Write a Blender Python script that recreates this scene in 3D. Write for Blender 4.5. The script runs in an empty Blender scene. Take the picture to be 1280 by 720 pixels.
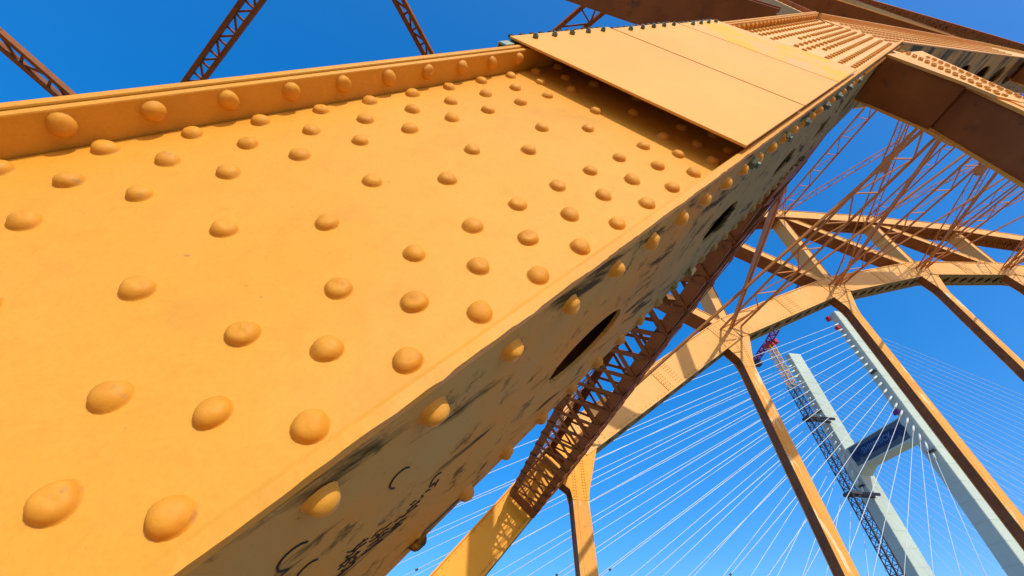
import bpy, bmesh, math, random
from mathutils import Vector, Matrix
random.seed(11)
scn = bpy.context.scene
COL = scn.collection
R = math.radians

# ------------------------------------------------------------------ camera
cam_d = bpy.data.cameras.new('camera')
cam = bpy.data.objects.new('camera', cam_d)
COL.objects.link(cam)
scn.camera = cam
cam_d.sensor_width = 36.0
cam_d.lens = 522.37 / 1280.0 * 36.0
cam_d.clip_start = 0.02
cam_d.clip_end = 20000.0
M = ((0.98352465, -0.18072504, -0.00421024), (-0.12585623, -0.7012699, 0.70169846), (0.129767, 0.68960785, 0.71246161))
cam.matrix_world = Matrix(((M[0][0], M[1][0], -M[2][0], 0), (M[0][1], M[1][1], -M[2][1], 0), (M[0][2], M[1][2], -M[2][2], 0), (0, 0, 0, 1)))

# ------------------------------------------------------------------ light
AL = 0.824                                    # slope of the near girder
DC = Vector((math.cos(AL), 0, math.sin(AL)))  # along the girder
DW = Vector((-math.sin(AL), 0, math.cos(AL))) # across its web
SUN = (DC * 0.50 + DW * 0.15 + Vector((0, -0.9, 0))).normalized()
EL = math.asin(SUN.z)
AZ = math.atan2(SUN.x, SUN.y)
world = bpy.data.worlds.new('World')
scn.world = world
world.use_nodes = True
nt = world.node_tree
bg = nt.nodes['Background']
sky = nt.nodes.new('ShaderNodeTexSky')
sky.sky_type = 'NISHITA'
sky.sun_disc = False
sky.sun_elevation = EL
sky.sun_rotation = AZ
sky.air_density = 0.6
sky.dust_density = 1.0
sky.ozone_density = 2.5
hsv = nt.nodes.new('ShaderNodeHueSaturation')
hsv.inputs['Saturation'].default_value = 2.02
hsv.inputs['Value'].default_value = 3.75
hsv.inputs['Hue'].default_value = 0.51
gam = nt.nodes.new('ShaderNodeGamma')
gam.inputs['Gamma'].default_value = 0.52
nt.links.new(sky.outputs[0], gam.inputs['Color'])
nt.links.new(gam.outputs[0], hsv.inputs['Color'])
nt.links.new(hsv.outputs[0], bg.inputs['Color'])
bg.inputs['Strength'].default_value = 0.14
sun_d = bpy.data.lights.new('sun', 'SUN')
sun_d.energy = 3.15
sun_d.angle = R(0.5)
sun_d.color = (1.0, 0.965, 0.83)
sun = bpy.data.objects.new('sun', sun_d)
COL.objects.link(sun)
sun.rotation_euler = SUN.to_track_quat('Z', 'Y').to_euler()
sun.location = (5, -20, 20)
scn.view_settings.view_transform = 'Standard'
scn.view_settings.look = 'None'
scn.view_settings.exposure = 0.0
scn.view_settings.gamma = 1.0
scn.cycles.max_bounces = 8
scn.cycles.diffuse_bounces = 2

# ------------------------------------------------------------------ materials
def mat(name, base, alt=None, rough=0.5, scale=1.2, stretch=(1, 1, 1), dirt=None, dirt_lo=0.6, dirt_hi=0.75, dirt_scale=3.0,
        dirt_stretch=(1, 1, 1), dirt_rot=None, spots=None, bump=0.06, bump_scale=60.0, metallic=0.0, rust=None, blot=None, scr=None, spec=0.3, grain=0.0, moss=None):
    m = bpy.data.materials.new(name)
    m.use_nodes = True
    t = m.node_tree
    N, L = t.nodes, t.links
    b = N['Principled BSDF']
    b.inputs['Roughness'].default_value = rough
    b.inputs['Metallic'].default_value = metallic
    b.inputs['Specular IOR Level'].default_value = spec
    geo = N.new('ShaderNodeNewGeometry')
    def noise(sc, st=(1, 1, 1), rot=None, detail=4.0, rgh=0.55):
        mp = N.new('ShaderNodeMapping')
        mp.inputs['Scale'].default_value = [sc * k for k in st]
        if rot: mp.inputs['Rotation'].default_value = rot
        mp.vector_type = 'TEXTURE' if rot else 'POINT'
        if rot: mp.inputs['Scale'].default_value = [1.0 / (sc * k) for k in st]
        L.new(geo.outputs['Position'], mp.inputs['Vector'])
        n = N.new('ShaderNodeTexNoise')
        n.inputs['Scale'].default_value = 1.0
        n.inputs['Detail'].default_value = detail
        n.inputs['Roughness'].default_value = rgh
        L.new(mp.outputs[0], n.inputs['Vector'])
        return n.outputs['Fac']
    def ramp(src, lo, hi, top=1.0):
        r = N.new('ShaderNodeMapRange')
        r.inputs['From Min'].default_value = lo
        r.inputs['From Max'].default_value = hi
        r.inputs['To Max'].default_value = top
        L.new(src, r.inputs['Value'])
        return r.outputs[0]
    def mix(fac, a, bcol):
        x = N.new('ShaderNodeMix')
        x.data_type = 'RGBA'
        L.new(fac, x.inputs[0])
        if isinstance(a, tuple): x.inputs[6].default_value = a + (1,)
        else: L.new(a, x.inputs[6])
        x.inputs[7].default_value = bcol + (1,)
        return x.outputs[2]
    c = base
    c = mix(ramp(noise(scale, stretch), 0.3, 0.7), c, alt or tuple(k * 0.9 for k in base))
    if rust: c = mix(ramp(noise(5.0, detail=8, rgh=0.7), 0.58, 0.68, 0.9), c, rust)
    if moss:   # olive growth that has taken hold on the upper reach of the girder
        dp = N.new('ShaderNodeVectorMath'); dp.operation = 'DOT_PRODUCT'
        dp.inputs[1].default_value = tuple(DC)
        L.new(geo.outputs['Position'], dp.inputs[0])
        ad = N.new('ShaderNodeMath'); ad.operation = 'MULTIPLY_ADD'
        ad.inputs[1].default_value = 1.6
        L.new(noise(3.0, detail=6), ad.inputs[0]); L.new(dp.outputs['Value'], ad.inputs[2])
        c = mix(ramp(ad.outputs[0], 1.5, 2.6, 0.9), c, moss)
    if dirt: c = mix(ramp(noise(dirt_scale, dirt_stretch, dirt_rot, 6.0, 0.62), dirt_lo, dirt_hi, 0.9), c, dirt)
    if grain: c = mix(ramp(noise(130.0, detail=5, rgh=0.8), 0.45, 0.75, grain), c, tuple(k * .72 for k in base))
    if grain: c = mix(ramp(noise(22.0, detail=6, rgh=0.7), 0.50, 0.75, grain), c, tuple(k * .78 for k in base))
    if blot: c = mix(ramp(noise(blot[1], detail=7, rgh=0.7), blot[2], blot[3], blot[4]), c, blot[0])
    if scr: c = mix(ramp(noise(30.0, (0.06, 1.0, 1.0), (0.3, -1.15, 0.0), 3.0), 0.70, 0.745, 0.45), c, scr)
    if spots: c = mix(ramp(noise(55.0, detail=3), 0.715, 0.77, 0.75), c, spots)
    L.new(c, b.inputs['Base Color'])
    bp = N.new('ShaderNodeBump')
    bp.inputs['Strength'].default_value = bump
    bp.inputs['Distance'].default_value = 0.01
    L.new(noise(bump_scale, detail=3), bp.inputs['Height'])
    L.new(bp.outputs[0], b.inputs['Normal'])
    rr = N.new('ShaderNodeMapRange')
    rr.inputs['To Min'].default_value = rough - 0.08
    rr.inputs['To Max'].default_value = rough + 0.12
    L.new(noise(4.0), rr.inputs['Value'])
    L.new(rr.outputs[0], b.inputs['Roughness'])
    return m

STREAK = (0, -AL, 0.28)
M_PAINT = mat('orange_paint', grain=0.35, base=(0.705, 0.295, 0.019), alt=(0.765, 0.362, 0.052), rough=0.55, scale=0.8, dirt=(0.56, 0.26, 0.035), dirt_lo=0.56, dirt_hi=0.80, dirt_scale=2.6, blot=((0.48, 0.24, 0.06), 9.0, 0.66, 0.74, 0.4), scr=(0.50, 0.24, 0.05), spots=(0.42, 0.19, 0.05), bump=0.10, bump_scale=22.0)
M_RIVET = mat('rivet_paint', (0.76, 0.325, 0.028), (0.62, 0.245, 0.018), 0.6, 14.0, grain=0.4, dirt=(0.36, 0.19, 0.07), dirt_lo=0.60, dirt_hi=0.75, dirt_scale=40.0, bump=0.10, bump_scale=70.0)
M_PLATE = mat('plate_paint', (0.84, 0.405, 0.070), (0.79, 0.365, 0.055), 0.5, 1.3, grain=0.25, scr=(0.62, 0.33, 0.08), blot=((0.58, 0.29, 0.06), 7.0, 0.66, 0.76, 0.5), dirt=(0.70, 0.33, 0.03), dirt_lo=0.60, dirt_hi=0.76, dirt_scale=2.2, bump=0.2, bump_scale=3.0)
M_PLATE_STAIN = mat('stained_plate_paint', (0.83, 0.415, 0.095), (0.79, 0.385, 0.10), 0.5, 1.3, blot=((0.88, 0.41, 0.001), 4.2, 0.47, 0.54, 1.0), bump=0.2, bump_scale=3.0)
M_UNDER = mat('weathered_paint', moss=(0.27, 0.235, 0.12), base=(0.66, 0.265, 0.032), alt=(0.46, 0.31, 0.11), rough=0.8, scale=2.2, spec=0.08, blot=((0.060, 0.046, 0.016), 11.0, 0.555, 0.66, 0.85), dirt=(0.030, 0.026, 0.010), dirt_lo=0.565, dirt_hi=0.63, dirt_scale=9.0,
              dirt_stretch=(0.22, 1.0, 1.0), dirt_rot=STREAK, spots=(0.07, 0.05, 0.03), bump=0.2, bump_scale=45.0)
M_MOSS = mat('mossy_paint', (0.52, 0.30, 0.07), (0.34, 0.25, 0.08), 0.75, 1.6, dirt=(0.020, 0.028, 0.010), dirt_lo=0.46, dirt_hi=0.58, dirt_scale=3.6, dirt_stretch=(1.0, 0.25, 1.0), bump=0.2, bump_scale=30)
M_YELLOW = mat('yellow_paint', (0.86, 0.36, 0.022), (0.80, 0.31, 0.015), 0.55, 0.7, blot=((0.45, 0.22, 0.05), 3.0, 0.62, 0.74, 0.6), dirt=(0.60, 0.30, 0.06), dirt_lo=0.60, dirt_hi=0.8, dirt_scale=1.6, bump=0.1, bump_scale=20)
M_HANGER = mat('peeling_hanger_paint', (0.78, 0.36, 0.065), (0.72, 0.29, 0.04), 0.6, 0.8, dirt=(0.78, 0.58, 0.30), dirt_lo=0.55, dirt_hi=0.60, dirt_scale=1.6, dirt_stretch=(2.5, 2.5, 0.45), blot=((0.40, 0.20, 0.06), 2.5, 0.60, 0.70, 0.6), bump=0.15, bump_scale=20)
M_FADED = mat('faded_paint', (0.78, 0.415, 0.120), (0.74, 0.355, 0.080), 0.55, 0.6, blot=((0.45, 0.24, 0.08), 3.0, 0.60, 0.72, 0.6), dirt=(0.52, 0.30, 0.11), dirt_lo=0.60, dirt_hi=0.80, dirt_scale=1.6, rust=None, bump=0.1, bump_scale=20)
M_GUSSET = mat('gusset_paint', (0.78, 0.46, 0.15), (0.74, 0.40, 0.11), 0.55, 1.5, dirt=(0.5, 0.3, 0.12), dirt_lo=0.62, dirt_hi=0.8, dirt_scale=3.0, bump=0.08)
M_BROWN = mat('rusty_shade_paint', (0.33, 0.105, 0.022), (0.22, 0.065, 0.015), 0.6, 2.5, dirt=(0.10, 0.05, 0.03), dirt_lo=0.58, dirt_hi=0.72, dirt_scale=6.0, bump=0.2, bump_scale=30)  # rusty brown with shade mixed in, for sunless sides and undersides
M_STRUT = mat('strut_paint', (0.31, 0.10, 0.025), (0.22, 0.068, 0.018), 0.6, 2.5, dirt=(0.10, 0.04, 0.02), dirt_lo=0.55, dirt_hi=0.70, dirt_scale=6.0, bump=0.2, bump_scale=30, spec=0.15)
M_BRACE = mat('brace_paint', (0.62, 0.23, 0.045), (0.48, 0.165, 0.035), 0.55, 1.4, dirt=(0.22, 0.10, 0.05), dirt_lo=0.58, dirt_hi=0.75, dirt_scale=3.0, bump=0.15, bump_scale=25)
M_DARK = mat('primer_steel_and_shade', (0.03, 0.035, 0.03), (0.02, 0.025, 0.02), 0.5, 20.0, bump=0.2)  # near-black steel of the studs, also the shade in the angle's hollow
M_TEAL = mat('primer_green', (0.36, 0.42, 0.34), (0.26, 0.32, 0.25), 0.5, 9.0, bump=0.1)
M_CONC = mat('pale_concrete', (0.50, 0.575, 0.495), (0.44, 0.515, 0.455), 0.75, 0.09, dirt=(0.40, 0.47, 0.43), dirt_lo=0.6, dirt_hi=0.8, dirt_scale=0.12, dirt_stretch=(1, 1, 0.25), bump=0.1, bump_scale=1.0)
M_CABLE = mat('white_sheathing', (0.70, 0.74, 0.72), (0.62, 0.67, 0.66), 0.4, 0.2, bump=0.0)
M_NAVY = mat('navy_fabric', (0.012, 0.040, 0.13), (0.010, 0.032, 0.11), 0.6, 0.5, bump=0.05, bump_scale=3)
M_BANNER_SHADE = mat('banner_shade_fabric', (0.09, 0.13, 0.17), (0.07, 0.11, 0.15), 0.6, 0.4, bump=0.05, bump_scale=3)  # dark blue-grey wrap that also carries the beam's shade
M_SKYB = mat('lettering_blue', (0.12, 0.24, 0.46), (0.11, 0.22, 0.42), 0.6, 0.5, bump=0.0)
M_YEL = mat('crane_yellow', (0.75, 0.42, 0.03), (0.60, 0.30, 0.03), 0.5, 1.0, bump=0.05)
M_CDARK = mat('crane_grey', (0.06, 0.06, 0.075), (0.04, 0.04, 0.05), 0.5, 1.0, bump=0.05)
M_PURP = mat('crane_purple', (0.20, 0.03, 0.26), (0.12, 0.02, 0.18), 0.5, 1.0, bump=0.05)
M_RED = mat('crane_red', (0.55, 0.02, 0.03), (0.40, 0.02, 0.03), 0.5, 1.0, bump=0.05)
M_WHITE = mat('pale_jib', (0.62, 0.66, 0.70), (0.5, 0.55, 0.6), 0.5, 1.0, bump=0.05)
M_INK = mat('black_marker', (0.015, 0.012, 0.010), (0.02, 0.018, 0.014), 0.7, 5.0, bump=0.0)
M_DECK = mat('deck_concrete', (0.52, 0.44, 0.33), (0.44, 0.37, 0.27), 0.85, 0.7, bump=0.2, bump_scale=12)
M_BOUNCE = mat('warm_bounce_ground', (0.54, 0.28, 0.095), (0.46, 0.23, 0.08), 0.9, 0.05, bump=0.5, bump_scale=2.0)  # invented warm ground colour, bounces light onto the undersides

# ------------------------------------------------------------------ helpers
SHEAR = [0.0]   # the near truss leaves the plane of its first girder by a small angle at the node
def warp(v):
    return Vector((v.x, v.y + SHEAR[0] * max(0.0, v.x - 4.3), v.z)) if SHEAR[0] else Vector(v)

class MB:
    """collects polygons in world space; build() links them as one object, relative to its parent"""
    def __init__(s): s.v, s.f = [], []
    def poly(s, pts):
        i = len(s.v); s.v += [Vector(p) for p in pts]; s.f.append(tuple(range(i, i + len(pts))))
    def hexa(s, a, b):
        """a, b: two quads (4 points each) joined to a closed block"""
        i = len(s.v); s.v += [Vector(p) for p in a] + [Vector(p) for p in b]
        s.f += [(i, i + 1, i + 2, i + 3), (i + 7, i + 6, i + 5, i + 4)]
        for k in range(4):
            l = (k + 1) % 4
            s.f.append((i + l, i + k, i + 4 + k, i + 4 + l))
    def box(s, o, ax, ay, az):
        """block from corner o along three edge vectors"""
        o = Vector(o)
        s.hexa([o, o + ax, o + ax + ay, o + ay], [o + az, o + ax + az, o + ax + ay + az, o + ay + az])
    def bar(s, p, q, w, h, up):
        """bar between p and q; w across, h along up"""
        p, q = Vector(p), Vector(q)
        d = (q - p).normalized(); sd = d.cross(Vector(up)).normalized(); u = sd.cross(d).normalized()
        a, b = sd * w / 2, u * h / 2
        s.hexa([p - a - b, p + a - b, p + a + b, p - a + b], [q - a - b, q + a - b, q + a + b, q - a + b])
    def tube(s, p, q, r, n=8, r2=None):
        p, q = Vector(p), Vector(q)
        r2 = r if r2 is None else r2
        d = (q - p).normalized()
        u = d.orthogonal().normalized(); w = d.cross(u)
        i = len(s.v)
        for c, rr in ((p, r), (q, r2)):
            for k in range(n):
                t = 2 * math.pi * k / n
                s.v.append(c + (u * math.cos(t) + w * math.sin(t)) * rr)
        for k in range(n):
            l = (k + 1) % n
            s.f.append((i + k, i + l, i + n + l, i + n + k))
        s.f.append(tuple(i + k for k in reversed(range(n)))); s.f.append(tuple(i + n + k for k in range(n)))
    def prism(s, pts, ext):
        """polygon pts extruded by vector ext"""
        n = len(pts); i = len(s.v); e = Vector(ext)
        s.v += [Vector(p) for p in pts] + [Vector(p) + e for p in pts]
        s.f.append(tuple(i + k for k in range(n))); s.f.append(tuple(i + n + k for k in reversed(range(n))))
        for k in range(n):
            l = (k + 1) % n
            s.f.append((i + l, i + k, i + n + k, i + n + l))
    def mesh(s, name, m, org=(0, 0, 0), smooth=False):
        me = bpy.data.meshes.new(name)
        o = Vector(org)
        me.from_pydata([tuple(warp(v) - o) for v in s.v], [], s.f)
        bm = bmesh.new(); bm.from_mesh(me)
        bmesh.ops.recalc_face_normals(bm, faces=bm.faces)
        bm.to_mesh(me); bm.free()
        me.materials.append(m)
        if smooth:
            for p in me.polygons: p.use_smooth = True
        return me
    def build(s, name, m, parent=None, smooth=False, bevel=0.0):
        org = Vector((0, 0, 0))
        p = parent
        while p is not None:
            org += Vector(p.location); p = p.parent
        ob = bpy.data.objects.new(name, s.mesh(name, m, org, smooth))
        COL.objects.link(ob)
        if parent: ob.parent = parent
        if bevel:
            bv = ob.modifiers.new('bevel', 'BEVEL'); bv.width = bevel; bv.segments = 2; bv.limit_method = 'ANGLE'; bv.angle_limit = R(40)
        return ob

def thing(name, label, cat, loc, group=None):
    o = bpy.data.objects.new(name, None)
    COL.objects.link(o)
    o.location = loc
    o['label'] = label; o['category'] = cat; o['kind'] = 'thing'
    if group: o['group'] = group
    return o

def place(mesh, name, parent, loc, rot=None, scale=1.0):
    """another object sharing a mesh, at a world location with world rotation (3x3), below unrotated parents"""
    o = bpy.data.objects.new(name, mesh)
    COL.objects.link(o)
    o.parent = parent
    org = Vector((0, 0, 0)); p = parent
    while p is not None:
        org += Vector(p.location); p = p.parent
    mt = (rot.to_4x4() if rot is not None else Matrix.Identity(4))
    o.matrix_local = Matrix.Translation(Vector(loc) - org) @ mt @ Matrix.Scale(scale, 4)
    return o

def P(s, v, y): return DC * s + DW * v + Vector((0, y, 0))

def frame(n, t):
    """rotation whose z is n and x is t"""
    z = Vector(n).normalized(); x = (Vector(t) - z * Vector(t).dot(z)).normalized(); y = z.cross(x)
    return Matrix((x, y, z)).transposed()

def dome_mesh(name, r, h, m, seed, n=18, rings=5):
    rnd = random.Random(seed)
    me = bpy.data.meshes.new(name)
    V, F = [], []
    dx, dy = rnd.uniform(-.16, .16), rnd.uniform(-.16, .16)
    ph, dn = rnd.uniform(0, 6), rnd.uniform(0, 6)
    prof = [(1.12, -0.02), (1.03, 0.05), (0.99, 0.20), (0.93, 0.40), (0.79, 0.66), (0.55, 0.86), (0.28, 0.97)] if rings >= 5 else [(1.0, 0.0), (0.82, 0.6), (0.42, 0.92)]
    fl = rnd.uniform(.75, .95)
    for i, (a, z) in enumerate(prof):
        for k in range(n):
            t = 2 * math.pi * k / n
            w = 1 + 0.03 * math.sin(2 * t + ph) + 0.025 * math.sin(3 * t + 2 * ph) + rnd.uniform(-.012, .012)
            zz = min(z, fl + .25 * max(0, math.cos(t - dn)))
            if seed % 2 and abs(((t - dn + 3.14) % 6.28) - 3.14) < .45 and .3 < z < .9: w -= .07
            V.append((a * r * w * math.cos(t) + dx * r * z * .5, a * r * w * math.sin(t) + dy * r * z * .5, zz * h * (1 + 0.06 * math.sin(t + ph))))
    V.append((dx * r * .5, dy * r * .5, h * min(1, fl + .08)))
    for i in range(len(prof) - 1):
        for k in range(n):
            l = (k + 1) % n
            F.append((i * n + k, i * n + l, (i + 1) * n + l, (i + 1) * n + k))
    c = len(V) - 1; b = (len(prof) - 1) * n
    for k in range(n): F.append((b + k, b + (k + 1) % n, c))
    me.from_pydata(V, [], F)
    for p in me.polygons: p.use_smooth = True
    me.materials.append(m)
    return me

def perforated(mb, o, ex, ey, en, Lx, Ly, th, holes):
    """plate Lx x Ly with elliptic holes [(cx, cy, a, b)] in order along x; thickness th along en"""
    n = 28
    xs = [0.0] + [(holes[i][0] + holes[i + 1][0]) / 2 for i in range(len(holes) - 1)] + [Lx]
    for i, (cx, cy, a, b) in enumerate(holes):
        x0, x1 = xs[i], xs[i + 1]
        inner, outer = [], []
        ang = sorted([2 * math.pi * k / n for k in range(n)] + [math.atan2(yy - cy, xx - cx) % (2 * math.pi) for xx in (x0, x1) for yy in (0, Ly)])
        for t in ang:
            c, s_ = math.cos(t), math.sin(t)
            rr = 1 / math.sqrt((c / a) ** 2 + (s_ / b) ** 2)
            inner.append((cx + c * rr, cy + s_ * rr))
            k = min(((x1 - cx) / c if c > 1e-9 else (x0 - cx) / c if c < -1e-9 else 1e9), ((Ly - cy) / s_ if s_ > 1e-9 else (0 - cy) / s_ if s_ < -1e-9 else 1e9))
            outer.append((cx + c * k, cy + s_ * k))
        W = lambda p, z: o + ex * p[0] + ey * p[1] + en * z
        m = len(ang)
        for k in range(m):
            l = (k + 1) % m
            for z in (0, th): mb.poly([W(inner[k], z), W(inner[l], z), W(outer[l], z), W(outer[k], z)])
            mb.poly([W(inner[k], 0), W(inner[l], 0), W(inner[l], th), W(inner[k], th)])
    W = lambda p, z: o + ex * p[0] + ey * p[1] + en * z
    ring = [(0, 0), (Lx, 0), (Lx, Ly), (0, Ly)]
    for k in range(4):
        l = (k + 1) % 4
        mb.poly([W(ring[k], 0), W(ring[l], 0), W(ring[l], th), W(ring[k], th)])

def weld(ob):
    bm = bmesh.new(); bm.from_mesh(ob.data)
    bmesh.ops.remove_doubles(bm, verts=bm.verts, dist=1e-5)
    bmesh.ops.recalc_face_normals(bm, faces=bm.faces)
    bm.to_mesh(ob.data); bm.free()

# ------------------------------------------------------------------ unseen ground and deck below the frame, added for bounce light
def sheet(name, x0, x1, y0, y1, z, m, th=0.0):
    b = MB()
    if th: b.box((x0, y0, z - th), Vector((x1 - x0, 0, 0)), Vector((0, y1 - y0, 0)), Vector((0, 0, th)))
    else: b.poly([(x0, y0, z), (x1, y0, z), (x1, y1, z), (x0, y1, z)])
    o = b.build(name, m); o['kind'] = 'structure'
    return o
sheet('ground', -6000, 6000, -6000, 6000, -6, M_BOUNCE)
sheet('pavement', -60, 120, -1.6, 0.34, -1.6, M_DECK, 0.25)
sheet('road', -60, 120, 1.7, 11.4, -1.7, M_DECK, 0.4)

# ================================================================== near girder
VB, VT = 0.218, 1.218          # underside of the bottom flange, upper side of the top flange
S0, S1 = -2.1, 7.02
YW, YL, YB = 0.56, 0.48, 1.24  # web face, flange lip, rear lip
girder = thing('box_girder', 'huge orange riveted box girder filling the left half, rising steeply with flat cover plates', 'bridge girder', P(S0, 0.7, 0.87))

b = MB(); b.box(P(S0, .242, YW), DC * (S1 - S0), DW * (VT - VB - .08), Vector((0, .022, 0)))
web = b.build('web_plate', M_PAINT, girder)
b = MB(); b.box(P(S0, VB + .03, YB - .09), DC * (S1 - S0), DW * (VT - VB - .08), Vector((0, .022, 0)))
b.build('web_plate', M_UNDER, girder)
# top flange of two plates with a thin joint between them
b = MB(); b.box(P(S0, 1.168, YL), DC * (1.50 - S0 + 5.5), DW * .020, Vector((0, YB - YL, 0)))
tf = b.build('top_flange', M_PAINT, girder, bevel=.004)
b = MB(); b.box(P(S0, 1.1955, YL - .003), DC * (1.50 - S0 + 5.5), DW * .024, Vector((0, YB - YL, 0)))
b.build('top_flange', M_PAINT, girder, bevel=.005)
# bottom flange: perforated cover plate, ragged edge strip in front
b = MB()
hs = []
c = 0.81 - 1.06 * 2
while c < S1 - .3:
    if c > S0 + .3: hs.append((c - S0, .905 - .508, .182, .088))
    c += 1.06
perforated(b, P(S0, VB, .508), DC, Vector((0, 1, 0)), DW, S1 - S0, YB - .508, .012, hs)
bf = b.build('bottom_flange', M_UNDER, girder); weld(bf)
b = MB()
n = 760
rnd = random.Random(3)
pr = []
j = 0.0
for i in range(n + 1):
    s_ = S0 + (S1 - S0) * i / n
    j = j * .45 + rnd.uniform(-.0008, .0008)
    if rnd.random() < .035: j += rnd.choice((-.0018, .0015))
    pr.append((s_, VB - .001 + j, .0015 * math.sin(i * .37) + rnd.uniform(-.0004, .0004)))
for (a, va, ya), (c_, vc, yc) in zip(pr, pr[1:]):
    b.poly([P(a, va, .490 + ya), P(c_, vc, .490 + yc), P(c_, .2355, .4888), P(a, .2355, .4888)])
    b.poly([P(a, .2355, .4888), P(c_, .2355, .4888), P(c_, .2425, .4915), P(a, .2425, .4915)])
    b.poly([P(a, .2425, .4915), P(c_, .2425, .4915), P(c_, .246, YW), P(a, .246, YW)])
    b.poly([P(a, va, .490 + ya), P(c_, vc, .490 + yc), P(c_, VB, .508), P(a, VB, .508)])
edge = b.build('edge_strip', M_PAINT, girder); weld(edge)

# rivets of the near face
RV = [dome_mesh('rivet', .0225, .0175, M_RIVET, k) for k in range(9)]
RU = [dome_mesh('rivet', .0225, .024, M_PAINT, k + 9) for k in range(5)]
RD = [dome_mesh('rivet', .0235, .025, M_UNDER, k + 20) for k in range(3)]
FR = frame((0, -1, 0), DC)
rows = [(.306, -.074, .159), (.400, .005, .159), (.501, .085, .1595), (.677, .006, .319), (.757, .169, .319), (.936, .090, .1605), (1.036, .012, .161), (1.133, .094, .1605)]
rnd = random.Random(5)
for v, s_, q in rows:
    k = -3
    while s_ + k * q < 1.95:
        if s_ + k * q > -.5:
            place(rnd.choice(RV), 'rivet', girder, P(s_ + k * q + rnd.uniform(-.003, .003), v + rnd.uniform(-.002, .002), YW), FR @ Matrix.Rotation(rnd.uniform(0, 6), 3, 'Z'), rnd.uniform(.95, 1.06))
        k += 1
FT = frame(-DW, DC)
for k in range(-3, 10):
    place(rnd.choice(RV), 'rivet', girder, P(.0525 + .1552 * k, 1.168, .512), FT @ Matrix.Rotation(rnd.uniform(0, 6), 3, 'Z'), 1.05)
for k in range(-4, 25):   # underside, front row
    s_ = .046 + .1705 * k
    place(rnd.choice(RU), 'rivet', girder, P(s_, VB, .562), FT @ Matrix.Rotation(rnd.uniform(0, 6), 3, 'Z'), rnd.uniform(.92, 1.05))
for k in range(-3, 25):
    s_ = .206 + .163 * k
    place(rnd.choice(RD), 'rivet', girder, P(s_, VB, 1.185), FT @ Matrix.Rotation(rnd.uniform(0, 6), 3, 'Z'), rnd.uniform(.95, 1.05))
# hex bolts of the strengthening plates, among the underside rivets
def hexbolt(name, r, h, m):
    b = MB(); b.tube((0, 0, -.002), (0, 0, h), r, 6); b.tube((0, 0, h), (0, 0, h * 1.5), r * .55, 8)
    return b.mesh(name, m)
M_BOLT = mat('bolt_steel', (0.16, 0.20, 0.14), (0.09, 0.11, 0.08), 0.5, 30.0, bump=0.1)
HB = hexbolt('bolt', .021, .02, M_BOLT)
HD = hexbolt('bolt', .011, .016, M_DARK)
for k, s_ in enumerate((1.66, 2.10, 2.44, 2.90, 3.25, 3.62, 3.98)):
    place(HB, 'bolt', girder, P(s_, VB, .555), FT @ Matrix.Rotation(k, 3, 'Z'), 1.1)

# cover plates with bolts
PY = .462
cuts = (1.49, 2.275, 3.06, 3.70)
for a, c_ in zip(cuts, cuts[1:]):
    b = MB()
    b.box(P(a + .007, .233, PY), DC * (c_ - a - .014), DW * (1.272 - .04 * (a - 1.49) / 1.4 - .233), Vector((0, .009, 0)))
    cp = b.build('cover_plate', M_PLATE_STAIN if c_ > 3.5 else M_PLATE, girder, bevel=.0015)
    k = 0
    s_ = a + .12
    while s_ < c_ - .05:
        place(HB, 'bolt', cp, P(s_, 1.225 - .04 * (a - 1.49) / 1.4, PY), FR @ Matrix.Rotation(k * .7, 3, 'Z'), .62)
        s_ += .135; k += 1
    s_ = a + .03
    while s_ < c_ - .02:   # studs standing on the upper edge
        place(HD, 'bolt', cp, P(s_, 1.272 - .04 * (a - 1.49) / 1.4, PY + .008), frame(DW, DC), 1.0)
        s_ += .0675
b = MB()
b.box(P(1.425, 1.262, .478), DC * 2.2, DW * .007, Vector((0, .12, 0)))
b.box(P(1.425, 1.220, .474), DC * .05, DW * .042, Vector((0, .008, 0)))
b.build('edge_angle', M_TEAL, girder, bevel=.001)
b = MB()
b.box(P(1.435, 1.2185, .50), DC * 2.1, DW * .042, Vector((0, .09, 0)))
b.build('hollow_shade', M_DARK, girder)  # dark block standing in for shade inside the edge angle's hollow

# gusset plate over the node with its rows of rivets
NE, ND = Vector((4.25, 0, 5.62)), Vector((11.9, 0, 10.75))
d2 = (ND - NE).normalized(); w2 = Vector((-d2.z, 0, d2.x))
def Q(s, v, y): return NE + d2 * s + w2 * v + Vector((0, y, 0))
b = MB()
b.box(P(3.75, .262, .545), DC * (6.98 - 3.75), DW * (1.166 - .262), Vector((0, .0145, 0)))
gus = b.build('gusset_plate', M_GUSSET, girder)
def dots(mb, pts, fr, r=.022, h=.016):
    for p in pts:
        i = len(mb.v)
        for a, z in ((1, 0), (.75, .7)):
            for k in range(7):
                t = 2 * math.pi * k / 7
                mb.v.append(Vector(p) + fr @ Vector((a * r * math.cos(t), a * r * math.sin(t), z * h)))
        for k in range(7):
            l = (k + 1) % 7
            mb.f.append((i + k, i + l, i + 7 + l, i + 7 + k))
        mb.f.append(tuple(i + 7 + k for k in range(7)))
b = MB(); pts = []
for v in (.306, .40, .501, .936, 1.036, 1.115):
    s_ = 3.78
    while s_ < 6.9:
        pts.append(P(s_, v, .545)); s_ += .112
for v, a in ((.60, 4.75), (.677, 4.35), (.757, 4.1), (.845, 4.9)):
    s_ = a
    while s_ < 6.9:
        pts.append(P(s_, v, .545)); s_ += .16 if s_ < 5.3 else .10
dots(b, pts, FR, .024, .02)
o = b.build('rivet_field', M_RIVET, gus); o['kind'] = 'stuff'
b = MB(); pts = []
s_ = 3.75
while s_ < 6.95:
    pts.append(P(s_, 1.168, .512)); s_ += .115
dots(b, pts, FT, .026, .03)
pts = []
s_ = 4.3
while s_ < 6.95:
    pts.append(P(s_, VB, .55)); s_ += .115
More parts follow.
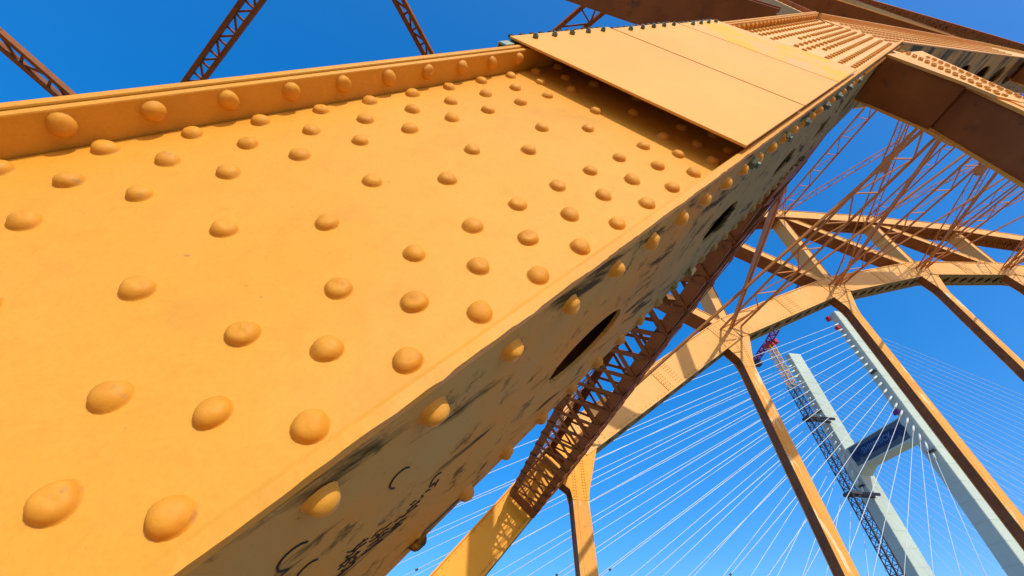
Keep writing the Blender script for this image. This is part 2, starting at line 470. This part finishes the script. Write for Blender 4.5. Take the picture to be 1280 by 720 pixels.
dots(b, pts, FT, .024, .022)
o = b.build('rivet_field', M_RIVET, girder); o['kind'] = 'stuff'

# black marker scribbles on the underside
b = MB()
rnd = random.Random(21)
def onU(px, py):
    x, y = (px - 640) / 522.37, (360 - py) / 522.37
    r = Vector((M[0][0] * x + M[1][0] * y + M[2][0], M[0][1] * x + M[1][1] * y + M[2][1], M[0][2] * x + M[1][2] * y + M[2][2]))
    return r * (VB / r.dot(DW))
def stroke(pts, w=.0035):
    for p, q in zip(pts, pts[1:]):
        if (q - p).length > 1e-4: b.bar(p - DW * .0012, q - DW * .0012, w, .0014, DW)
for cx, cy, n_, sz in ((441, 692, 5, .014), (474, 668, 4, .015), (499, 650, 3, .013), (518, 629, 3, .012), (541, 605, 2, .011)):
    c0 = onU(cx, cy)
    ax = (Vector((0, -1, 0)) * .9 + DC * .45).normalized(); ay = (DC * .9 + Vector((0, .45, 0))).normalized()
    for row in (-.5, .5):
        for i in range(n_):
            g = c0 + ax * (i - n_ / 2 + rnd.uniform(-.2, .2)) * sz * 1.25 + ay * (row * sz * 1.5 + rnd.uniform(-.2, .2) * sz)
            lw = rnd.uniform(.0011, .0022)
            kind = rnd.random()
            if kind < .4:
                stroke([g + ax * rnd.uniform(-.5, .5) * sz + ay * (j / 3 - .5) * sz * 1.7 for j in range(4)], lw)
            elif kind < .7:
                stroke([g + ax * math.cos(j * .9) * sz * .42 + ay * math.sin(j * .9) * sz * .7 for j in range(rnd.randint(4, 7))], lw)
            else:
                stroke([g - ay * sz * .8, g + ay * sz * .8], lw * 1.4); stroke([g, g + ax * sz * .6 + ay * sz * rnd.uniform(-.6, .6)], lw)
for cx, cy, rr in ((368, 695, .022), (500, 597, .020), (385, 712, .018), (545, 598, .014)):
    c0 = onU(cx, cy)
    stroke([c0 + DC * math.cos(t * .45 + 2.2) * rr + Vector((0, math.sin(t * .45 + 2.2) * rr * 1.3, 0)) for t in range(9)], .0028)
o = b.build('scribble', M_INK, girder); o['kind'] = 'stuff'

# ================================================================== trusses
def member(label, p0, p1, depth, y0, y1, name='bridge_girder', cat='bridge girder', group=None, lip=.06, th=.03, mface=None, munder=None,
           holes=0, laced=False, ext=(0, 0), seams=0, rivets=0, rows_=2, splice=False):
    """box member in a truss plane from p0 to p1 (x, z centres): front and rear webs, upper and lower flange"""
    mface = mface or M_FADED; munder = munder or M_UNDER
    a, c = Vector((p0[0], 0, p0[1])), Vector((p1[0], 0, p1[1]))
    d = (c - a).normalized(); w = Vector((-d.z, 0, d.x))
    if w.z < 0: w = -w
    a = a - d * ext[0]; c = c + d * ext[1]
    L = (c - a).length
    t = thing(name, label, cat, a + Vector((0, (y0 + y1) / 2, 0)), group)
    W = lambda s, v, y: a + d * s + w * v + Vector((0, y, 0))
    h = depth / 2
    for y in (y0 + lip, y1 - lip - th):
        b = MB(); b.box(W(0, -h + th, y), d * L, w * (depth - 2 * th), Vector((0, th, 0)))
        b.build('web_plate', mface, t)
    b = MB(); b.box(W(0, h - th, y0), d * L, w * th, Vector((0, y1 - y0, 0)))
    b.build('top_flange', mface, t)
    if holes:
        b = MB()
        q = L / holes
        perforated(b, W(0, -h, y0 + .02), d, Vector((0, 1, 0)), w, L, y1 - y0 - .04, th, [(q * (k + .5), (y1 - y0) / 2 - .02, q * .29, (y1 - y0) * .24) for k in range(holes)])
        o = b.build('bottom_flange', munder, t); weld(o)
        for y in (y0, y1 - .0165):
            b = MB(); b.box(W(0, -h, y), d * L, w * th * 1.6, Vector((0, .0165, 0)))
            b.build('flange_edge', mface, t)
    elif laced:
        for y in (y0, y1 - .12):
            b = MB(); b.box(W(0, -h, y), d * L, w * th, Vector((0, .12, 0)))
            b.build('flange_angle', munder, t)
        n = max(4, int(L / .5)); q = L / n
        b0 = MB(); b0.bar(W(0, -h - .008, y0 + .06), W(q, -h - .008, y1 - .06), .07, .014, w)
        b1 = MB(); b1.bar(W(0, -h - .024, y1 - .06), W(q, -h - .024, y0 + .06), .07, .014, w)
        org = t.location
        m0, m1 = b0.mesh('lacing_bar', munder, W(0, 0, 0)), b1.mesh('lacing_bar', munder, W(0, 0, 0))
        for k in range(n):
            for mm in (m0, m1): place(mm, 'lacing_bar', t, W(q * k, 0, SHEAR[0] * d.x * q * k))
    else:
        b = MB(); b.box(W(0, -h, y0), d * L, w * th, Vector((0, y1 - y0, 0)))
        b.build('bottom_flange', munder, t)
    if seams:
        b = MB()
        for k in range(1, seams):
            b.box(W(L * k / seams, -h + th + .005, y0 + lip - .004), d * .02, w * (depth - 2 * th - .01), Vector((0, .004, 0)))
        o = b.build('joint_cover', mface, t); o['kind'] = 'stuff'
    if splice:
        for c0, wd in ((0.0, 2.1), (L * .5, .9), (L, 2.1)):
            b = MB(); b.box(W(max(.0, c0 - wd / 2), -h + th + .004, y0 + lip - .022), d * (min(L, c0 + wd / 2) - max(0, c0 - wd / 2)), w * (depth - 2 * th - .008), Vector((0, .022, 0)))
            sp = b.build('splice_plate', mface, t)
            b = MB(); pts = []
            for i in range(8):
                for j in range(9):
                    if abs(i - 3.5) > 1.4:
                        x_ = c0 + (i - 3.5) / 8 * wd
                        if 0 < x_ < L: pts.append(W(x_, -h + th + .08 + (depth - 2 * th - .16) * j / 8, y0 + lip - .022))
            dots(b, pts, frame((0, -1, 0), d), .026, .02)
            o = b.build('rivet_field', M_RIVET, sp); o['kind'] = 'stuff'
    if rivets:
        b = MB(); pts = []
        k = .2
        while k < L - .1:
            for v in [(-h + th + .06) + (depth - 2 * th - .12) * j / (rows_ - 1) for j in range(rows_)]: pts.append(W(k, v, y0 + lip))
            k += rivets
        dots(b, pts, frame((0, -1, 0), d), .026, .02)
        o = b.build('rivet_row', mface, t); o['kind'] = 'stuff'
    return t, W, L

def hanger(label, x, ztop, zbot, y0, y1, wx, flare_w, flare_h, yg, group, cat='bridge hanger', flare_x=0.0, riv=True, slope=.4, mg=None):
    mg = mg or M_FADED
    """hollow box hanger with flared gusset at its head; yg: face of the gusset plates (near, rear)"""
    t = thing('hanger', label, cat, (x, (y0 + y1) / 2, zbot), group)
    H = ztop - zbot
    for sx in (-1, 1):
        b = MB(); b.box((x + (sx * wx / 2 - (.025 if sx > 0 else 0)), y0 + .026, zbot), Vector((.025, 0, 0)), Vector((0, y1 - y0 - .052, 0)), Vector((0, 0, H)))
        b.build('side_plate', M_BROWN if sx < 0 else M_FADED, t)  # sunless side takes the darker brown, its shade put into the colour
    for y in (y0, y1 - .025):
        b = MB(); b.box((x - wx / 2 - .02, y, zbot), Vector((wx + .04, 0, 0)), Vector((0, .025, 0)), Vector((0, 0, H)))
        b.build('face_plate', M_HANGER, t)
    b = MB(); b.box((x - wx / 2 + .10, y0 - .006, zbot), Vector((wx * .5, 0, 0)), Vector((0, .006, 0)), Vector((0, 0, H - flare_h)))
    b.build('cover_strip', M_HANGER, t)
    for y in yg:
        b = MB()
        hw = wx / 2 + .02
        sl = slope
        b.prism([(x - hw, y, ztop - flare_h), (x + hw, y, ztop - flare_h), (x + hw + .05, y, ztop - flare_h * .78), (x + flare_w / 2 + flare_x, y, ztop + sl * flare_w / 2),
                 (x - flare_w / 2 + flare_x, y, ztop - sl * flare_w / 2), (x - hw - .05, y, ztop - flare_h * .78)], (0, .022, 0))
        g = b.build('gusset_plate', mg, t)
        if riv and y == yg[0]:
            b = MB(); pts = []
            for i in range(14):
                z = ztop - flare_h + .08 + i * flare_h / 15
                for q in (-.75, -.45, .45, .75): pts.append((x + hw * q, y, z))
            dots(b, pts, frame((0, -1, 0), (1, 0, 0)), .024, .02)
            o = b.build('rivet_field', M_RIVET, g); o['kind'] = 'stuff'
    # closing plate under the flare, on the side towards the camera
    b = MB()
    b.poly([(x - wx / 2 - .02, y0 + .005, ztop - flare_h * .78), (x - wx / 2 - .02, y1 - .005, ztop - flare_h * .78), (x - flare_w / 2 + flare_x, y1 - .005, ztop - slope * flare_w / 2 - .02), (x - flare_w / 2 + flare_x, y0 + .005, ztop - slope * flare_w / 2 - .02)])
    o = b.build('flare_plate', M_BROWN, t)  # shade of this face is part of its brown
    return t

DZ = {}   # far truss nodes: (x, z of the lower chord, z of the upper chord)
FAR = [(-3.5, -2.5, 12.0), (4.2, 5.95, 16.5), (11.9, 11.65, 20.2), (19.65, 15.75, 22.25), (27.2, 18.55, 23.5), (34.7, 19.95, 24.35), (42.3, 20.5, 24.6), (50, 20.3, 24.3)]
NEAR = [(-3.5, -2.9, 10.6), (4.25, 5.62, 15.2), (11.9, 10.75, 18.9), (19.65, 15.1, 21.2), (27.2, 18.1, 22.6)]
FY0, FY1 = 11.94, 12.9
NY0, NY1 = .49, 1.24
lo = lambda T, i: (T[i][0], T[i][1])
up = lambda T, i: (T[i][0], T[i][2])
PL = ['first', 'second', 'third', 'fourth', 'fifth', 'sixth', 'seventh']

# ---- near truss beyond the first girder
SHEAR[0] = 0.033
member('riveted girder section running right from the node, underside streaked green and black', (NE.x, NE.z), (ND.x, ND.z), 1.0, NY0, NY1, 'box_girder', lip=.055, mface=M_FADED, munder=M_MOSS, holes=6, ext=(-.02, 0), rivets=.14, rows_=7)
member('short orange girder end at the right edge behind the second hanger', (ND.x, ND.z), lo(NEAR, 3), 1.0, NY0, NY1, 'box_girder', lip=.055, mface=M_GUSSET, holes=6)
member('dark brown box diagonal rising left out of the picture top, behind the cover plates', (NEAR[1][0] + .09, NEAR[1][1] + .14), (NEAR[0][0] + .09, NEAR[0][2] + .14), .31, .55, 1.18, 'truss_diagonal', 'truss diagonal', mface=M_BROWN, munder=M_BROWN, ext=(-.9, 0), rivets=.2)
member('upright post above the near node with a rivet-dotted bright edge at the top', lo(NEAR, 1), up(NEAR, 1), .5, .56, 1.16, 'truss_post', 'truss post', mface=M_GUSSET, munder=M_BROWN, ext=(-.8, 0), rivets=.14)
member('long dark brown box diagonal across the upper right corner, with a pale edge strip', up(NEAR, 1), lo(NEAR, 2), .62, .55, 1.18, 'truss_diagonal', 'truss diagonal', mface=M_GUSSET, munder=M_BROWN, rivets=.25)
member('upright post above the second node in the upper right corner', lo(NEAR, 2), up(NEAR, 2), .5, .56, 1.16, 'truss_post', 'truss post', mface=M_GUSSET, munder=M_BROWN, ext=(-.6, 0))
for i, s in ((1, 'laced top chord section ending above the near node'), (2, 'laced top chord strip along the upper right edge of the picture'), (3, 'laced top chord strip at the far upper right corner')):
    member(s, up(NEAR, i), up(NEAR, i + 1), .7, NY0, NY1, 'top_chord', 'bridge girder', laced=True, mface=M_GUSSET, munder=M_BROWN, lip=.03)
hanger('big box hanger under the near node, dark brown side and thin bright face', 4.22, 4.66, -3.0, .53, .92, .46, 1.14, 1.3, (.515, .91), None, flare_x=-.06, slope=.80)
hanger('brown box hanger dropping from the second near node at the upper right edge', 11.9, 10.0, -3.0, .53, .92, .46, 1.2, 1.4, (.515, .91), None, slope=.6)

SHEAR[0] = 0.0
# ---- far truss
G = 'lower chord sections of the far arch'
for i, s in ((0, 'lowest far arch section, sunlit yellow with speckled lattice shadow, at the bottom edge'),
             (1, 'sunlit far arch section running up right from behind the wide laced strut'),
             (2, 'far arch section from the hanger beside the crane to the next hanger'),
             (3, 'nearly level far arch section with oval holes underneath, above the tall concrete tower'),
             (4, 'flat far arch section with oval holes at the right, under the X bracing'),
             (5, 'last far arch section cut by the right edge of the picture')):
    member(s, lo(FAR, i), lo(FAR, i + 1), 1.16 if i else .95, FY0, FY1, 'arch_chord', 'bridge girder', G, mface=M_YELLOW if i == 0 else M_FADED, lip=.05, th=.04, holes=10 if i > 1 else 12, seams=4 if i == 0 else 0, rivets=.22, splice=i > 0)
G = 'upper chord sections of the far arch'
for i, s in ((1, 'upper chord section of the far arch hidden mostly behind the near girder'), (2, 'upper chord section of the far arch meeting the near girder edge'),
             (3, 'upper chord section of the far arch, laced underneath, left of the middle bracing'), (4, 'upper chord section of the far arch, laced underneath, right of the middle bracing'),
             (5, 'upper chord section of the far arch running to the right edge')):
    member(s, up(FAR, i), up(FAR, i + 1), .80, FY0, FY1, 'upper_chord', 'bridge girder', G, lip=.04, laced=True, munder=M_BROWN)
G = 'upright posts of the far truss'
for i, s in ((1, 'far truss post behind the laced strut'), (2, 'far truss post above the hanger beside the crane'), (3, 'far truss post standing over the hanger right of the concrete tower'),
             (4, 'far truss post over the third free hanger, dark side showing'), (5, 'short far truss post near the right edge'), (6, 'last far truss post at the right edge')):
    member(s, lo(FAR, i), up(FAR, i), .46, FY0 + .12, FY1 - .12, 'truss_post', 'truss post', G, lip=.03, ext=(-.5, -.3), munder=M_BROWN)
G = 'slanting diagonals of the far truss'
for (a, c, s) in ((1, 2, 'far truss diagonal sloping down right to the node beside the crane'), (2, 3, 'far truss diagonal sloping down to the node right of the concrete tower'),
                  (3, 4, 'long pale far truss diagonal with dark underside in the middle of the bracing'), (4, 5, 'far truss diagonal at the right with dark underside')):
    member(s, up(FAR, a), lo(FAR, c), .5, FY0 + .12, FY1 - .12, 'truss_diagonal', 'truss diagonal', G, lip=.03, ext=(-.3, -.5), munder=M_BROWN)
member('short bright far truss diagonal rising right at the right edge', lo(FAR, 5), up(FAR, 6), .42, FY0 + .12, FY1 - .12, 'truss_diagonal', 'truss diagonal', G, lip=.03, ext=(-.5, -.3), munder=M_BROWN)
G = 'hangers of the far arch'
for i, s in ((1, 'slim hanger below the laced strut, peeling paint, near the bottom middle'), (2, 'long far hanger dropping beside the crane, bright right face'),
             (3, 'long far hanger crossing in front of the right concrete tower leg'), (4, 'far hanger in open sky at the right'), (5, 'short far hanger visible at the right edge')):
    x, z = lo(FAR, i)
    sl = (FAR[i + 1][1] - FAR[i][1]) / (FAR[i + 1][0] - FAR[i][0])
    hanger(s, x - (.15 if i == 3 else 0), z - .55, -3.0, 11.985, 12.40, .44, 1.55, 1.2 if i == 1 else 1.45, (FY0 + .03, 12.39), G, riv=(i < 4), slope=max(.1, sl), mg=M_YELLOW if i == 1 else None)

# ================================================================== bracing between the trusses
def laced_strut(label, corners0, corners1, panel, cat='laced strut', name='laced_strut', group=None, ang=.10, bw=.06, mm=None, faces=(0, 1, 2, 3), ends=True):
    """box strut: four corner angles joined by crossed lacing bars on its sides; corners: 4 points at each end, in ring order"""
    mm = mm or M_BROWN
    A = [Vector(p) for p in corners0]; B = [Vector(p) for p in corners1]
    t = thing(name, label, cat, (A[0] + A[2]) / 2, group)
    L = (B[0] - A[0]).length
    d = (B[0] - A[0]).normalized()
    cen = (A[0] + A[1] + A[2] + A[3]) / 4
    for p, q in zip(A, B):
        b = MB()
        for nb in (A[(A.index(p) + 1) % 4], A[(A.index(p) - 1) % 4]):
            u = (nb - p).normalized()
            n = d.cross(u).normalized()
            b.bar(p + u * ang / 2, q + u * ang / 2, ang, .016, n)
        b.build('corner_angle', mm, t)
    n = int(round(L / panel)); q = L / n
    for f in faces:
        a, c = A[f], A[(f + 1) % 4]
        nn = d.cross((c - a).normalized()).normalized()
        if nn.dot((a + c) / 2 - cen) < 0: nn = -nn
        b0, b1 = MB(), MB()
        b0.bar(a + nn * .018, c + d * q + nn * .018, bw, .012, nn); b1.bar(c + nn * .032, a + d * q + nn * .032, bw, .012, nn)
        m0, m1 = b0.mesh('lacing_bar', mm, a), b1.mesh('lacing_bar', mm, a)
        for k in range(1, n - 1):
            place(m0, 'lacing_bar', t, a + d * q * k); place(m1, 'lacing_bar', t, a + d * q * k)
        if ends:
            for s_ in (0, L - q):
                b = MB(); b.prism([a + d * s_ + nn * .018, c + d * s_ + nn * .018, c + d * (s_ + q) + nn * .018, a + d * (s_ + q) + nn * .018], nn * .014)
                b.build('end_plate', mm, t)
    return t

def sv(s, v, y): return P(s, v, y)
ya, yb = 1.26, 11.9
laced_strut('wide brown laced strut crossing from the near node down to the lowest far arch section',
            [sv(4.5, .28, ya), sv(6.15, .28, ya), sv(6.15, 1.12, ya), sv(4.5, 1.12, ya)],
            [sv(4.55, .45, yb), sv(6.2, .45, yb), sv(6.2, 1.3, yb), sv(4.55, 1.3, yb)], .54, ang=.15, bw=.078, mm=M_STRUT)

def brace(label, p, q, gap, upv, depth=.16, rung=.9, group=None, w=.09, cat='lateral brace', rw=.035, diag=True, mm=None, mid_gusset=False):
    """two parallel members joined by rungs and diagonals; gap apart across upv"""
    mm = mm or M_BRACE
    p, q = Vector(p), Vector(q)
    d = (q - p).normalized(); sd = d.cross(Vector(upv)).normalized(); u = sd.cross(d)
    t = thing('lateral_brace', label, cat, p, group)
    L = (q - p).length
    for s_ in (-1, 1):
        b = MB(); b.bar(p + sd * s_ * gap / 2, q + sd * s_ * gap / 2, w, depth, u)
        b.build('flange', mm, t)
    n = max(3, int(L / rung)); st = L / n
    r0, r1 = MB(), MB()
    r0.bar(p - sd * gap / 2, p + sd * gap / 2, rw, rw, u)
    r1.bar(p - sd * gap / 2, p + sd * gap / 2 + d * st, rw, rw, u)
    m0, m1 = r0.mesh('rung', mm, p), r1.mesh('lacing_bar', mm, p)
    r2 = MB(); r2.bar(p + sd * gap / 2, p - sd * gap / 2 + d * st, rw, rw, u)
    m2 = r2.mesh('lacing_bar', mm, p)
    if mid_gusset:
        g = MB(); mid = (p + q) / 2
        g.box(mid - d * .28 - sd * .20 - u * .04, d * .56, sd * .40, u * .012)
        g.build('gusset_plate', mm, t)
    for k in range(n):
        if k: place(m0, 'rung', t, p + d * st * k)
        if diag: place(m1 if k % 2 else m2, 'lacing_bar', t, p + d * st * k)
    return t

Yn, Yf = 1.22, 11.96
V3 = lambda T, i, k, y: Vector((T[i][0], y, T[i][k]))
where = {1: 'behind the laced strut', 2: 'beside the crane', 3: 'over the concrete tower', 4: 'near the right edge', 5: 'at the right edge'}
NEARX = NEAR + [(34.7, 19.6, 23.5), (42.3, 20.3, 24.0)]
for i in range(2, 6):
    brace('wide laced cross strut between the lower chords ' + where[i], V3(NEARX, i, 1, Yn), V3(FAR, i, 1, Yf), 1.15, (-.3, 0, 1), rung=1.15, depth=.07, group='cross struts between the lower chords', w=.06, rw=.035)
    brace('wide laced cross strut between the upper chords ' + where[i], V3(NEARX, i, 2, Yn), V3(FAR, i, 2, Yf), .7, (0, 0, 1), rung=1.0, depth=.08, group='cross struts between the upper chords', w=.06, rw=.035)
for i in range(1, 6):
    G = 'crossed braces between the lower chords'
    brace('slim lower brace running away to the right ' + where[i], V3(NEARX, i, 1, Yn), V3(FAR, min(i + 1, 6), 1, Yf), .10, (-.3, 0, 1), depth=.08, rung=.6, group=G, rw=.02, w=.04, diag=False)
    brace('slim lower brace running away to the left ' + where[i], V3(NEARX, min(i + 1, 6), 1, Yn), V3(FAR, i, 1, Yf), .05, (-.3, 0, 1), depth=.06, rung=.8, group=G, rw=.015, w=.03, diag=False)
    G = 'crossed braces between the upper chords'
    brace('laced upper brace running away to the right ' + where[i], V3(NEARX, i, 2, Yn), V3(FAR, min(i + 1, 6), 2, Yf), .34, (0, 0, 1), depth=.05, rung=.7, group=G, rw=.02, w=.034)
    brace('laced upper brace running away to the left ' + where[i], V3(NEARX, min(i + 1, 6), 2, Yn), V3(FAR, i, 2, Yf), .34, (0, 0, 1), depth=.05, rung=.7, group=G, rw=.02, w=.034)
for i in range(3, 6):
    G = 'upright laced braces between the trusses'
    brace('upright laced brace between the trusses ' + where[i], V3(NEARX, i, 2, Yn), V3(FAR, i, 1, Yf), .45, (1, 0, 0), depth=.055, rung=.62, group=G, rw=.02, w=.04, mid_gusset=True)

# overhead bracing seen above the near girder
G = 'overhead braces against the sky at the upper left'
brace('two-rail laced overhead brace at the left edge, above the girder flange', (-14.2, 4.5, 13.2), (-9.6, 8.2, 11.6), .40, (0, 0, 1), depth=.16, rung=.7, w=.13, rw=.05, group=G, mm=M_STRUT)
brace('leaning laced overhead brace left of the middle, above the girder flange', (-4.6, 2.0, 12.0), (-9.3, 7.2, 12.0), .30, (0, 0, 1), depth=.16, rung=.42, w=.10, rw=.045, group=G, mm=M_STRUT)
brace('slim overhead brace just left of the cover plates', (-2.9, 1.6, 12.0), (-.4, 5.2, 12.0), .20, (0, 0, 1), depth=.14, rung=.34, w=.09, rw=.04, group=G, mm=M_STRUT)
brace('open laced overhead brace rising above the cover plates', (3.1, 1.1, 12.0), (.6, 4.0, 12.0), .42, (0, 0, 1), depth=.14, rung=.55, group=G, mm=M_STRUT)
brace('stub of overhead brace at the top beside the dark diagonal', (3.4, 1.1, 12.0), (4.6, 2.8, 12.0), .34, (0, 0, 1), depth=.14, rung=.55, group=G, mm=M_STRUT)

# ================================================================== cable stayed bridge behind
py = thing('cable_bridge_tower', 'pale concrete tower with two legs and a cross beam carrying a blue banner', 'bridge tower', (138, 102, -6))
TX0, TX1, TZ = 135.2, 140.6, 101.6
def leg(yc, grow):
    b = MB()
    b.hexa([(TX0, yc, -6), (TX1, yc, -6), (TX1, yc + 5.6 * grow, -6), (TX0, yc + 5.6 * grow, -6)],
           [(TX0, yc, TZ), (TX1, yc, TZ), (TX1, yc + 2.6 * grow, TZ), (TX0, yc + 2.6 * grow, TZ)])
    o = b.build('tower_leg', M_CONC, py, bevel=.25)
    b = MB()
    for k in range(1, 21):
        z = TZ - 4.6 * k
        f_ = (TZ - z) / (TZ + 6)
        dp = 2.6 + 3.0 * f_
        b.box((TX0 - .05, yc - .05, z), Vector((TX1 - TX0 + .1, 0, 0)), Vector((0, (dp + .1) * grow, 0)), Vector((0, 0, .13)))
    j_ = b.build('pour_joint', M_CONC, o); j_['kind'] = 'stuff'
    for z in (76, 50):
        b = MB()
        b.box((TX0 - .9, yc + .2, z), Vector((.8, 0, 0)), Vector((0, 2.2, 0)), Vector((0, 0, .4)))
        b.build('work_platform', M_CDARK, o)
    return o
legR = leg(89, 1); legL = leg(114.7, 1)
b = MB()
prof = [(0, 53.5), (3, 55.0), (19, 55.0), (22.5, 53.0), (22.5, 61.8), (0, 61.8)]
b.prism([(TX0 + .25, 92.6 + a * .985, z) for a, z in prof], (4.6, 0, 0))
xb = b.build('cross_beam', M_CONC, py, bevel=.2)
b = MB(); b.box((TX0 + .20, 93.4, 55.6), Vector((.04, 0, 0)), Vector((0, 20.5, 0)), Vector((0, 0, 5.8)))
b.build('banner', M_BANNER_SHADE, xb)  # banner widened end to end, darkens the beam face as painted shade
b = MB(); pts = []
for k in range(20):
    t = 2 * math.pi * k / 20
    pts.append((TX0 + .15, 103.7 + (6.1 if math.cos(t) > 0 else -6.1) + 1.7 * math.cos(t), 58.7 + 1.7 * math.sin(t)))
b.prism(pts, (.05, 0, 0))
ban = b.build('banner', M_NAVY, xb)
for yc in (94.6, 112.6):
    b = MB(); b.prism([(TX0 + .15, yc + 1.55 * math.cos(k * .314), 58.4 + 1.75 * math.sin(k * .314)) for k in range(20)], (.05, 0, 0))
    b.build('banner', M_NAVY, xb)
fc = bpy.data.curves.new('lettering', 'FONT')
fc.body = 'SHIMMICK'
fc.size = 2.3; fc.align_x = 'CENTER'; fc.align_y = 'CENTER'; fc.extrude = .01; fc.space_character = 1.12
fc.materials.append(M_SKYB)
fo = bpy.data.objects.new('lettering', bpy.data.meshes.new_from_object(bpy.data.objects.new('lettering_source', fc))); COL.objects.link(fo)
fo.parent = ban
fo.location = Vector((TX0 + .13, 103.7, 58.7)) - Vector(py.location)
fo.rotation_euler = (R(90), 0, R(-90))
b = MB(); b.box((TX0 - .9, 91.5, 99.4), Vector((.8, 0, 0)), Vector((0, 1.4, 0)), Vector((0, 0, 1.6))); b.box((TX0 - 1.6, 90.4, 94.3), Vector((1.3, 0, 0)), Vector((0, 1.2, 0)), Vector((0, 0, 1.1)))
b.build('work_cradle', M_RED, legR)
b = MB(); b.box((TX0 - .7, 91.2, 62.3), Vector((.6, 0, 0)), Vector((0, 1.8, 0)), Vector((0, 0, 1.3)))
b.build('work_cradle', M_PURP, legR)

deck = MB(); deck.box((-90, 86, 0), Vector((470, 0, 0)), Vector((0, 36, 0)), Vector((0, 0, 2.4)))
o = deck.build('bridge_deck', M_CONC); o['kind'] = 'structure'
CB = MB(); CB.tube((0, 0, 0), (0, 0, 1), 1, 8)
def stay(y, k, n, side):
    za = 96.5 - (96.5 - 50.5) * k / (n - 1)
    xe = (-68 + (118 - -68) * (k / (n - 1)) ** 1.05) if side < 0 else (345 - (345 - 158) * (k / (n - 1)) ** 1.05)
    xa = TX0 if side < 0 else TX1
    yy = y + 1.5
    a, c = Vector((xa, yy, za)), Vector((xe, yy, 2.4))
    row = 'nearer' if y < 100 else 'farther'
    sd = 'left of the tower' if side < 0 else 'right of the tower'
    pos = 'topmost' if k == 0 else ('lowest' if k == n - 1 else f'{ORD[k]} from the top')
    t = thing('stay_cable', f'white stay cable, {pos} on the {row} leg, {sd}', 'stay cable', a, 'white stay cables of the concrete tower')
    d = (c - a).normalized()
    b = MB(); b.tube(a, c, .064 if side < 0 else .038, 8)
    b.build('cable', M_CABLE, t, smooth=True)
    if side < 0:
        b = MB(); b.tube(a - d * .3, a + d * 2.6, .30, 8); b.build('anchor_tube', M_CABLE, t, smooth=True)
        m_ = a + d * ((a.z - 17 - (k % 3) * 1.2) / -d.z)
        b = MB(); b.tube(m_, m_ + d * .5, .19, 8); b.build('damper', M_CDARK, t)
ORD = ['first', 'second', 'third', 'fourth', 'fifth', 'sixth', 'seventh', 'eighth', 'ninth', 'tenth', 'eleventh', 'twelfth', 'thirteenth', 'fourteenth', 'fifteenth', 'sixteenth', 'seventeenth', 'eighteenth', 'nineteenth', 'twentieth']
for y in (89, 114.7):
    for side in (-1, 1):
        for k in range(20): stay(y, k, 20, side)

# ================================================================== tower crane
cr = thing('tower_crane', 'tower crane with dark mast, yellow top and purple jib beside the left tower leg', 'tower crane', (126.5, 113, -6))
def lattice(name, m, p, q, w, bay, r, parent):
    p, q = Vector(p), Vector(q); d = (q - p).normalized()
    u = d.orthogonal().normalized() if abs(d.z) < .9 else Vector((1, 0, 0)); v = d.cross(u)
    cs = [u * w / 2 + v * w / 2, -u * w / 2 + v * w / 2, -u * w / 2 - v * w / 2, u * w / 2 - v * w / 2]
    b = MB()
    for c in cs: b.bar(p + c, q + c, r, r, u + v * .01)
    n = max(2, int((q - p).length / bay)); st = (q - p) / n
    for k in range(n):
        for i in range(4):
            a, c = cs[i], cs[(i + 1) % 4]
            if k % 2: a, c = c, a
            b.bar(p + st * k + a, p + st * (k + 1) + c, r * .6, r * .6, d.cross(a - c))
            b.bar(p + st * k + a, p + st * k + c, r * .6, r * .6, d)
    o = b.build(name, m, parent); o['kind'] = 'stuff'
    return o
lattice('mast', M_CDARK, (126.3, 113, -6), (126.3, 113, 84), 2.3, 2.2, .26, cr)
lattice('upper_mast', M_YEL, (126.3, 113, 84), (126.3, 113, 102.3), 2.2, 2.0, .24, cr)
b = MB(); b.box((124.9, 111.6, 102.3), Vector((2.8, 0, 0)), Vector((0, 2.8, 0)), Vector((0, 0, 1.6))); b.box((127.5, 110.8, 103.0), Vector((1.6, 0, 0)), Vector((0, 1.8, 0)), Vector((0, 0, 2.0)))
b.build('slewing_cab', M_RED, cr, bevel=.2)
lattice('jib', M_PURP, (126.2, 112, 104.4), (124.4, 104, 104.6), 2.1, 1.4, .42, cr)
lattice('jib', M_WHITE, (124.4, 104, 104.6), (123.8, 101.5, 104.7), 2.0, 1.3, .40, cr)
lattice('jib', M_PURP, (123.8, 101.5, 104.7), (117.5, 72, 105.6), 2.1, 1.4, .42, cr)
lattice('counter_jib', M_PURP, (126.4, 114, 104.3), (128.3, 126, 104.0), 2.1, 1.4, .42, cr)
b = MB(); b.box((127.2, 123.0, 101.2), Vector((2.0, 0, 0)), Vector((0, 2.6, 0)), Vector((0, 0, 2.6)))
b.build('counterweight', M_CDARK, cr, bevel=.1)
for z in (71, 46):
    b = MB(); b.box((124.8, 112, z), Vector((10.6, 0, 0)), Vector((0, .7, 0)), Vector((0, 0, .7))); b.box((124.8, 114, z), Vector((10.6, 0, 0)), Vector((0, .7, 0)), Vector((0, 0, .7))); b.box((124.6, 111.4, z - .2), Vector((3.4, 0, 0)), Vector((0, 3.4, 0)), Vector((0, 0, .9)))
    b.build('mast_tie', M_CDARK, cr)
